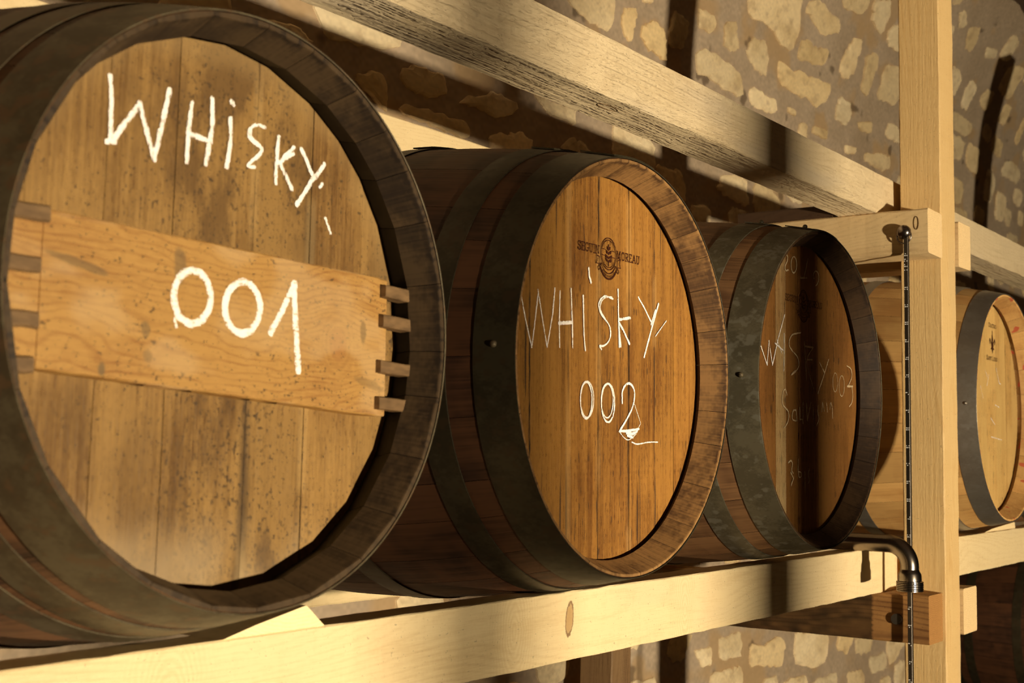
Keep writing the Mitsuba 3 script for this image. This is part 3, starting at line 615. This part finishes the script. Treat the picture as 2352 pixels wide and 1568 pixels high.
            m.grid(np.stack([P[[0, 1], 0], P[[3, 2], 0]]), np.zeros((2, 2, 2)))
            lk = obj('lap', m, hm, hk)
            if lap > 95.5: continue
            aa = math.radians(lap + 1); q = rv.copy(); q.apply_translation([cx + (rr + 0.0055) * math.cos(aa), yr + (y0 + y1) / 2, cz + (rr + 0.0055) * math.sin(aa)])
            obj('rivet', q, hm, hk, smooth=True)
    return t
def on_head(y): return lambda V: np.c_[V[:, 0], np.full(len(V), y), V[:, 1]]
def write(parent, strokes, y, mat, name='chalk_lettering', label=None, **kw):
    m = chalk_mesh(strokes, on_head(y), **kw)
    if m is not None:
        k = obj(name, m, mat, parent)
        if label: labels[k] = {'label': label}

def mirror(hs): return hs + [(L_BARREL - b, L_BARREL - a, m, None, ()) for a, b, m, _, _ in hs]
YR = 0.968
CH1, CHBAR, CH2, CH3, CH4 = [[46,-1411,2162,-1387,2001,-1391,1727,-1396,1523],[50,-1437,1519,-1340,1534],[51,-1361,1551,-1200,1773,-1051,1966],[51,-1051,1975,-977,1765,-903,1575,-862,1452],[52,-858,1488,-781,1776,-677,2195],[44,-385,2136,-426,1824,-444,1505],[49,-426,1810,-126,1781],[50,-109,2237,-105,1951,-188,1536],[55,160,2271,185,2248],[50,150,2081,153,1824,101,1562],[33,654,2099,555,2111,465,2073,408,2009,409,1938,506,1895,617,1856,585,1801,508,1734,425,1661,394,1617,502,1633],[28,447,2036,441,1949,558,1896,643,1846,521,1727],[48,860,2040,835,1778,818,1513],[38,1099,1966,956,1840,882,1758],[38,1092,1896,909,1772],[48,882,1758,985,1611,1068,1499],[49,1217,1970,1288,1889,1373,1751,1416,1699],[49,1595,1873,1487,1732,1416,1679,1304,1520,1151,1332],[40,1524,1598,1560,1634],[35,1619,1247,1700,1093]],[[66,-313,130,-331,20,-388,-75,-471,-139,-568,-163,-662,-143,-738,-83,-784,7,-793,113,-764,217,-701,304,-614,359,-516,373,-424,342,-353,271,-316,172,-319,62],[35,-780,-136,-751,-205],[64,363,87,344,-26,286,-123,202,-188,104,-212,9,-190,-67,-128,-114,-36,-123,73,-93,180,-29,269,60,324,159,337,251,305,323,232,359,130,356,17],[46,356,-32,284,-120,186,-175,78,-189,-23,-161,-101,-95,-142,-3,-142,101,-100,201,-23,280,78,326,187,331,286,292,356,216,387,115,373,8,316,-89],[72,872,414,880,180,909,-194,945,-529],[61,852,365,709,106,524,-160]],[[19,-2217,882,-2097,541,-1933,154],[18,-1933,154,-1859,563,-1793,934],[18,-1805,956,-1690,578,-1564,187],[21,-1564,187,-1434,662,-1387,1020],[20,-1254,998,-1267,556,-1249,210],[25,-975,1059,-932,585,-914,216],[43,-1267,544,-955,583],[26,-652,994,-618,425,-579,215],[35,-506,1409,-493,1296,-444,1212],[26,168,1034,69,1043,-79,1060,-200,970,-235,890,-172,774,-25,698,88,624,127,491,54,376,-92,301,-213,317,-140,259],[19,143,1057,-54,1037,-175,947,-197,830,0,681],[26,317,1187,335,828,367,328],[39,349,738,682,795],[36,362,687,504,568,661,402],[39,351,620,405,344],[27,927,1132,1103,995,1309,804],[34,1555,1094,1405,819,1271,543,1112,228],[27,1458,989,1323,751],[15,1811,849,1628,709,1463,578],[26,-385,-496,-396,-604,-432,-695,-485,-753,-549,-770,-610,-744,-661,-678,-692,-583,-699,-476,-681,-372,-640,-290,-582,-243,-518,-238,-458,-276,-412,-353,-387,-454,-389,-564],[19,-418,-707,-486,-747,-560,-745,-626,-701,-675,-622,-699,-522,-693,-417,-659,-323,-602,-256,-532,-227,-458,-241,-395,-296,-352,-384,-337,-489,-353,-594,-396,-681,-459,-736],[27,155,-270,212,-349,244,-457,244,-574,213,-682,156,-762,83,-802,6,-794,-62,-741,-111,-652,-132,-541,-123,-426,-85,-325,-23,-256,52,-229,129,-249,193,-314],[19,204,-479,191,-582,152,-668,93,-724,24,-741,-43,-716,-98,-653,-132,-563,-139,-461,-118,-362,-73,-284,-10,-238,59,-233,124,-270,174,-342,201,-439,199,-543],[30,468,-501,453,-339,528,-244,630,-193,760,-219,840,-321,803,-514,688,-656,523,-818,385,-925],[33,385,-925,679,-912,965,-879],[39,602,-946,783,-956,913,-914],[33,628,-985,783,-1008],[10,386,-931,526,-1026,668,-1063,887,-954],[8,829,-507,1017,-792,913,-900],[17,758,-1081,916,-1118,1208,-1074,1549,-1069]],[[33,-860,2459,-741,2507,-682,2408,-842,2256,-803,2179,-684,2210],[25,-290,2358,-301,2293,-333,2237,-379,2198,-432,2183,-483,2193,-524,2228,-548,2282,-552,2345,-534,2407,-498,2459,-449,2492,-396,2500,-347,2481,-310,2440,-291,2382,-294,2318],[25,241,2534,155,2345,48,2147],[25,-97,2130,195,2164],[19,535,2186,493,2267,624,2368,797,2303,751,2125,620,2059],[24,-1928,747,-1783,562,-1617,368],[22,-1617,368,-1579,623,-1541,816],[24,-1541,816,-1467,584,-1393,382],[26,-1393,382,-1143,879,-848,1349],[24,-870,998,-873,641,-895,308],[26,-1277,788,-931,685],[19,-1200,858,-970,618],[25,-108,1076,-353,1040,-554,999,-695,816,-517,698,-276,625,-175,458,-319,333,-540,255],[41,-359,331,-520,265],[20,56,923,114,542,152,161],[18,454,818,115,576,300,302,487,35],[30,97,834,476,836],[29,177,580,430,596],[17,795,569,1056,371],[21,1260,659,988,298,701,-48],[14,1718,224,1706,147,1676,82,1632,39,1581,26,1532,44,1493,91,1471,158,1468,236,1486,310,1521,369,1568,404,1619,408,1665,381,1700,327,1717,254,1713,176],[16,2077,172,2064,87,2030,15,1981,-32,1924,-46,1870,-26,1827,25,1802,100,1799,185,1819,267,1858,332,1910,370,1967,375,2019,345,2057,285,2076,205,2072,119],[20,2226,589,2465,550,2509,373,2290,182],[36,2242,171,2530,185],[20,2481,165,2551,25,2499,-156,2330,-243],[26,-761,-129,-819,-19,-936,-73,-977,-315,-841,-375,-685,-434,-666,-579,-805,-711,-902,-746],[24,-366,-407,-486,-403,-548,-591,-348,-602],[25,-346,-390,-307,-601],[25,-163,-350,-165,-572,-42,-569],[25,-18,-246,-22,-643],[25,147,-256,185,-587],[22,357,-231,185,-587],[17,462,-277,480,-545],[17,719,-268,674,-405,781,-537,628,-668],[17,891,-389,938,-209,1023,-376],[17,1177,-388,1136,-201],[21,1312,-332,1337,-176,1425,-259,1444,-500],[29,-693,-1385,-594,-1336,-495,-1400,-575,-1530,-497,-1578],[32,-596,-1570,-477,-1675,-578,-1803],[20,-254,-1319,-257,-1661,-115,-1661,-93,-1563,-236,-1555],[21,50,-1564,67,-1942],[17,279,-1499,195,-1597,277,-1714,213,-1779]],[[18,-780,612,-525,221],[21,-286,986,-94,810],[19,31,887,-147,586],[24,744,1094,1016,703,1185,688],[21,170,-277,531,-443],[19,603,90,977,45],[21,183,-778,1180,-844]]
OLD = 'hoop_rusty'
b1 = (0.9311, 0.1384)
t1 = add_barrel('dark old oak barrel chalked WHISKY with a wooden crossbar chalked 001 across its head', *b1, YR, 0.299, 0.067, (0.037, 0.2785), 0.287, -0.045, [-0.235, -0.148, -0.064, 0.046, 0.133, 0.220],
    mirror([(-0.001, 0.066, OLD, None, (2,)), (0.083, 0.125, OLD, None, ()), (0.139, 0.180, OLD, None, ()), (0.31, 0.35, OLD, None, ())]), ('stave_old', 'head_spotted'), 26, 3, 'oak barrels on the rack', facet=True, bilge=0.064, yaw=-0.0169, tip=-0.0317, lift=0.022)
write(t1, CH1, 0.067 - 0.0012, 'chalk', label='white chalk word', cell=0.00045, thr=0.42, seed=1, soft=0.30)
# crossbar with its pegs
def rot_pts(P, a, c):
    P = np.array(P, float) - c; return np.c_[P[:, 0] * math.cos(a) - P[:, 1] * math.sin(a), P[:, 0] * math.sin(a) + P[:, 1] * math.cos(a)] + c
BA, BC = -0.039, np.array([0.0, -0.0085])
BAR_Y, BAR_B = 0.043, 0.0665
def tilted_block(x0, x1, z0, z1, y0, y1, a, ch=0.0015, taper=0.0, n=24, seed=0):
    """A board in the head's plane, local x and z about the bar's centre, with chamfered front edges and slightly ragged outline."""
    xs = np.linspace(x0, x1, n)
    top = z1 + taper * (xs - x0) / (x1 - x0) + 0.0012 * (meshkit.noise(np.c_[xs * 90, np.full(n, seed), np.zeros(n)]) - .5)
    bot = z0 - taper * (xs - x0) / (x1 - x0) + 0.0012 * (meshkit.noise(np.c_[xs * 90, np.full(n, seed + 7), np.zeros(n)]) - .5)
    m = M()
    def rowp(xx, zz, y):
        q = np.c_[xx, zz]; q = np.c_[q[:, 0] * math.cos(a) - q[:, 1] * math.sin(a), q[:, 0] * math.sin(a) + q[:, 1] * math.cos(a)] + BC
        return np.c_[q[:, 0], np.full(len(q), y), q[:, 1]]
    loop = [(bot, y1), (bot, y0 + ch), (bot + ch, y0), (top - ch, y0), (top, y0 + ch), (top, y1)]
    for (za, ya), (zb, yb) in zip(loop[:-1], loop[1:]):
        m.grid(np.stack([rowp(xs, za, ya), rowp(xs, zb, yb)]), np.stack([np.c_[xs, za + (0 if ya == yb else .3)], np.c_[xs, zb + (0 if ya == yb else .3)]]), flip=True)
    for e in (0, -1):
        V = np.vstack([rowp(xs[e:e + 1] if e == 0 else xs[-1:], np.array([z[e]]), y) for z, y in loop])
        m.tris(V, [[0, 1, 4], [0, 4, 5], [1, 2, 3], [1, 3, 4]], np.c_[np.full(6, 1.0), [z[e] for z, y in loop]])
    return m
bar = obj('crossbar', tilted_block(-0.230, 0.2275, -0.0715, 0.0715, BAR_Y, BAR_B, BA, taper=0.009, seed=2), 'bar_wood', t1)
labels[bar] = {'label': 'orange softwood crossbar chalked 001'}
for e0, e1, hh in ((-0.262, -0.230, 0.0715), (0.2275, 0.2450, 0.0800)):
    obj('bar_end', tilted_block(e0, e1, -hh, hh, BAR_Y + (0.0012 if e0 < 0 else 0.004), BAR_B, BA, seed=4, n=4), 'bar_wood', bar)
for (x0, x1, zc) in ((-0.278, -0.2225, 0.0785), (-0.282, -0.2315, 0.0325), (-0.283, -0.2330, -0.0160), (-0.279, -0.2375, -0.0555)):
    zz = zc - BC[1] - BA * (x0 + x1) / 2
    obj('peg', tilted_block(x0, x1, zz - 0.0075, zz + 0.0075, BAR_Y - 0.004, BAR_Y + 0.012, BA + 0.05, ch=0.002, n=5, seed=zz * 50), 'peg_wood', bar)
for (x0, x1, z0, z1, tilt) in ((0.229, 0.281, 0.0395, 0.0535, 0.0), (0.226, 0.284, 0.0040, 0.0190, -0.22), (0.223, 0.283, -0.0500, -0.0345, -0.14), (0.222, 0.278, -0.0915, -0.0765, -0.12)):
    zz, xm = (z0 + z1) / 2 - BC[1], (x0 + x1) / 2
    zz = zz - BA * xm
    obj('peg', tilted_block(x0, x1, zz - 0.0072, zz + 0.0072, BAR_Y - 0.008, BAR_Y + 0.010, BA, ch=0.001, n=5, seed=zz * 50), 'peg_wood', bar)
m = chalk_mesh(CHBAR, on_head(BAR_Y - 0.0004), cell=0.00045, thr=0.42, seed=3, grain=(170, 900), soft=0.30); labels[obj('chalk_number', m, 'chalk', bar)] = {'label': 'white chalk number 001'}

b2 = (1.667, 0.127)
t2 = add_barrel('amber oak barrel chalked WHISKY 002 under a burned brand', *b2, YR, 0.3035, 0.050, (0.040, 0.2795), 0.286, 0.012, [-0.197, -0.100, -0.0205, 0.0675, 0.1465, 0.207],
    mirror([(-0.001, 0.057, 'hoop_dark', 96, (178,)), (0.096, 0.137, 'hoop_dark', 97, ()), (0.315, 0.355, 'hoop_dark', 98, ())]), ('stave_red', 'head_amber'), 27, 5, 'oak barrels on the rack', bilge=0.056)
write(t2, CH2, 0.050 - 0.0012, 'chalk', label='thin white chalk lettering', cell=0.0005, thr=0.38, seed=5, soft=0.30)
write(t2, cooper_stamp(0, 0), 0.050 - 0.0011, 'brand_burn', 'brand_stamp', 'dark burned brand with an oval emblem', cell=0.0003, thr=-0.1, curve=False, soft=0.1, seed=6)

b3 = (2.379, 0.128)
t3 = add_barrel('brown oak barrel with grey mottled hoops and faint chalk marked 003, third from the left', *b3, YR, 0.299, 0.046, (0.036, 0.2725), 0.279, 0.0, [-0.205, -0.123, -0.0775, -0.022, 0.072, 0.153, 0.230],
    mirror([(-0.001, 0.058, 'hoop_galvanised', 94, (178,)), (0.092, 0.138, 'hoop_galvanised', 95, ()), (0.31, 0.35, 'hoop_galvanised', None, ())]), ('stave_brown', 'head_brown'), 28, 7, 'oak barrels on the rack', plank_mats={2: 'head_pale_stripe'})
write(t3, CH3[:4] , 0.046 - 0.0012, 'chalk_faint', label='faint chalk year', cell=0.0006, thr=0.44, seed=8)
write(t3, CH3[5:12], 0.046 - 0.0012, 'chalk', label='white chalk letters', cell=0.0006, thr=0.40, seed=9)
write(t3, CH3[4:5] + CH3[12:], 0.046 - 0.00125, 'chalk_faint', label='faint yellowish chalk letters', cell=0.0006, thr=0.40, seed=10)
write(t3, cooper_stamp(-0.001, -0.002), 0.046 - 0.0011, 'brand_faded', 'brand_stamp', 'faded burned brand', cell=0.00045, thr=0.30, soft=0.2, curve=False, seed=11)

b4 = (3.639, 0.139)
t4 = add_barrel('new pale oak barrel with smooth steel hoop and fleur de lis right of the post', *b4, YR, 0.302, 0.055, (0.042, 0.279), 0.287, 0.0, [-0.20, -0.11, -0.020, 0.070, 0.168, 0.225],
    mirror([(-0.001, 0.050, 'hoop_steel', None, (180,)), (0.095, 0.132, 'hoop_steel', None, ()), (0.31, 0.345, 'hoop_steel', None, ())]), ('stave_new', 'head_new'), 28, 9, 'oak barrels on the rack', rivet_mat='hoop_steel', bilge=0.060)
fl = words('CHATEAU', .0085, .0800, .2185, .0118, .0011, (0,)) + words('SAINT LOUIS', -.0130, .0880, .1290, .0118, .0011, (0, 6))
fx = .0430
fl += [poly(.006, (fx, .172), (fx + .0035, .185), (fx, .196)), poly(.006, (fx, .172), (fx - .0035, .185), (fx, .196)), poly(.0025, (fx, .196), (fx, .209)), poly(.003, (fx, .172), (fx, .150)), poly(.0042, (fx - .008, .170), (fx + .008, .170)),
       poly(.005, (fx, .166), (fx, .156)), poly(.0025, (fx - .006, .163), (fx, .150), (fx + .006, .163))]
for s in (-1, 1): fl += [poly(.0035, (fx + s * .004, .171), (fx + s * .014, .180), (fx + s * .022, .187), (fx + s * .025, .181), (fx + s * .021, .174)), poly(.0028, (fx + s * .004, .168), (fx + s * .010, .160), (fx + s * .014, .160))]
write(t4, fl, 0.055 - 0.0011, 'brand_burn', 'brand_stamp', 'black stamped castle name and fleur de lis', cell=0.0005, thr=0.0, soft=0.05, curve=False, seed=12)
write(t4, CH4, 0.055 - 0.0012, 'chalk', label='faint chalk scribbles', cell=0.0008, thr=0.55, seed=13)

b5 = (4.372, 0.135)
add_barrel('brown oak barrel at the right edge of the photo beyond the new pale one', *b5, YR, 0.300, 0.05, (0.040, 0.2775), 0.285, 0.0, [-0.2, -0.1, 0.0, 0.09, 0.18],
    mirror([(-0.001, 0.056, 'hoop_rusty', None, ()), (0.094, 0.135, 'hoop_rusty', None, ()), (0.31, 0.35, 'hoop_rusty', None, ())]), ('stave_brown', 'head_brown'), 26, 13, 'oak barrels on the rack')
b6 = (6.344, -0.735)
add_barrel('dark oak barrel on the lower tier at the bottom right', *b6, YR, 0.302, 0.05, (0.040, 0.2775), 0.285, 0.0, [-0.2, -0.1, 0.0, 0.09, 0.18],
    mirror([(-0.001, 0.056, 'hoop_dark', None, ()), (0.094, 0.135, 'hoop_dark', None, ()), (0.31, 0.35, 'hoop_dark', None, ())]), ('stave_red', 'head_brown'), 26, 15, 'oak barrels on the rack')

FRAME = None
# ------------------------------------------------------------------ dipstick on its knob, steel pipe
def lathe(prof, center, axis='z', n=40):
    a = np.linspace(0, 2 * np.pi, n + 1); R = np.array([p[0] for p in prof]); H = np.array([p[1] for p in prof])
    m = M()
    c = np.array(center, float)
    def ring(r, h):
        u, v, w = {'z': (r * np.cos(a), r * np.sin(a), h + 0 * a), 'x': (h + 0 * a, r * np.cos(a), r * np.sin(a)), 'y': (r * np.cos(a), h + 0 * a, r * np.sin(a))}[axis]
        return np.stack([u, v, w], -1) + c
    m.grid(np.stack([ring(r, h) for r, h in zip(R, H)]), np.zeros((len(R), n + 1, 2)))
    return m
stick = thing('dipstick', 'square steel dipstick hanging from a chrome knob in front of the post', 'dipstick')
KX, KY, KZ = 2.9765, 1.0205, 0.5165
obj('rod', beam('z', -1.02, KZ - 0.004, KX - 0.0052, KX + 0.0048, KY - 0.0105, KY - 0.0008, ch=0.0008, seg=0.2, rough=0.0, seed=1), 'stick_steel', stick)
a = np.linspace(0, np.pi, 15)
obj('knob', lathe([(0.0165 * math.sin(t), -0.0135 - 0.0130 * math.cos(t)) for t in a], [KX + 0.0125, KY, KZ + 0.001], 'x'), 'chrome', stick, smooth=True)
tor = trimesh.creation.torus(0.0165, 0.0018, major_sections=40, minor_sections=10)
tor.apply_transform(trimesh.transformations.rotation_matrix(np.pi / 2, [0, 1, 0])); tor.apply_translation([KX - 0.001, KY - 0.0005, KZ - 0.0085])
obj('ring', tor, 'chrome', stick, smooth=30)
nr2 = np.random.RandomState(4)
mk = M(); V, F = [], []
z = KZ - 0.050
while z > -0.98:
    for dz in (0.0, -0.0042):
        for dy in (-0.0082, -0.0048, -0.0028):
            if nr2.rand() < 0.72:
                w = 0.0009
                V += [[KX - 0.0055, KY + dy + s * w, z + dz + q * w] for s, q in ((-1, -1), (1, -1), (1, 1), (-1, 1))]
                n = len(V) - 4; F += [[n, n + 1, n + 2], [n, n + 2, n + 3]]
    z -= 0.0125 if z > KZ - 0.085 else 0.040
obj('graduation_marks', mk.tris(np.array(V), F, np.zeros((len(V), 2))), 'mark_white', stick)

pipe = thing('steel_pipe', 'bent stainless steel pipe with a threaded mouth lying on the lower rail', 'pipe')
PX, PZ, PR = 2.8405, -0.1835, 0.0192
BR = 0.047                                                     # bend radius
y_b, path, nrm = 0.9690 + BR, [], []
for y in np.linspace(1.62, y_b, 30): path.append((y, PZ)); nrm.append((0.0, 1.0))
for t in np.linspace(0, np.pi / 2, 18)[1:]: path.append((y_b - BR * math.sin(t), PZ - BR * (1 - math.cos(t)))); nrm.append((-math.sin(t), math.cos(t)))
path.append((y_b - BR, PZ - BR - 0.008)); nrm.append((-1.0, 0.0))
a = np.linspace(0, 2 * np.pi, 41)
rings = [np.stack([PX + PR * np.cos(a), y + PR * np.sin(a) * ny, z + PR * np.sin(a) * nz], -1) for (y, z), (ny, nz) in zip(path, nrm)]
obj('tube', M().grid(np.array(rings), np.zeros((len(rings), 41, 2))), 'stainless', pipe, smooth=True)
zt = PZ - BR - 0.006
prof = [(0.0192, zt), (0.0205, zt - 0.004), (0.0240, zt - 0.010), (0.0245, zt - 0.024)]
obj('collar', lathe(prof, [PX, y_b - BR, 0]), 'stainless', pipe, smooth=True)
prof = [(0.0245, zt - 0.024)]
for i in range(6): prof += [(0.0285, zt - 0.0255 - i * 0.0036), (0.0285, zt - 0.0272 - i * 0.0036), (0.0265, zt - 0.0281 - i * 0.0036)]
prof += [(0.0265, zt - 0.0465), (0.0225, zt - 0.0465), (0.0215, zt - 0.02)]
obj('thread', lathe(prof, [PX, y_b - BR, 0]), 'stainless', pipe, smooth=False)

# ------------------------------------------------------------------ across the aisle: the work lamp on its stand and two props (all behind the camera)
lamp = thing('work_lamp', 'black work lamp on a low stand across the aisle', 'lamp')
d = np.array([2.3, 1.05, 0.15]) - LAMP; d /= np.linalg.norm(d)
e1 = np.cross(d, [0, 0, 1]); e1 /= np.linalg.norm(e1); e2 = np.cross(e1, d)
def box_at(c, hx, hz, y0, y1, cap):
    m = M(); q = lambda s, t, y: c + e1 * hx * s + e2 * hz * t + d * y
    C = [(-1, -1), (1, -1), (1, 1), (-1, 1)]
    for i in range(4):
        s, t = C[i], C[(i + 1) % 4]
        m.grid([[q(*s, y0), q(*s, y1)], [q(*t, y0), q(*t, y1)]], np.zeros((2, 2, 2)))
    if cap: m.grid([[q(-1, -1, y0), q(-1, 1, y0)], [q(1, -1, y0), q(1, 1, y0)]], np.zeros((2, 2, 2)))
    return m
obj('housing', box_at(LAMP, 0.085, 0.07, -0.06, 0.05, True), 'lamp_black', lamp)
g = obj('lens', M().grid([[LAMP - e1 * .075 - e2 * .05, LAMP + e1 * .075 - e2 * .05], [LAMP - e1 * .075 + e2 * .05, LAMP + e1 * .075 + e2 * .05]], np.zeros((2, 2, 2))), 'lamp_black', lamp)
scene[g]['emitter'] = {'type': 'area', 'radiance': rgb(*LAMP_RADIANCE)}
def rod(a, b, r):
    return trimesh.creation.cylinder(r, segment=[list(a), list(b)], sections=16)
base = LAMP - d * 0.03 - e2 * 0.07
obj('pole', rod(base, [base[0], base[1], -0.95], 0.012), 'lamp_black', lamp, smooth=30)
for q in range(3):
    an = q * 2.094 + 0.4
    obj('leg', rod([base[0], base[1], -0.93], [base[0] + 0.25 * math.cos(an), base[1] + 0.25 * math.sin(an), -1.193], 0.009), 'lamp_black', lamp, smooth=30)
for px, lab in ((0.898, 'bare timber prop standing across the aisle, nearer the lamp'), (1.222, 'bare timber prop standing across the aisle, farther along the rack')):
    k = obj('timber_prop', beam('z', -1.2, 2.78, px - (0.036 if px < 1 else 0.058), px + (0.036 if px < 1 else 0.058), -1.92, -1.88, seed=int(px * 50)), 'pine_dark')
    tag(k, lab, 'post')
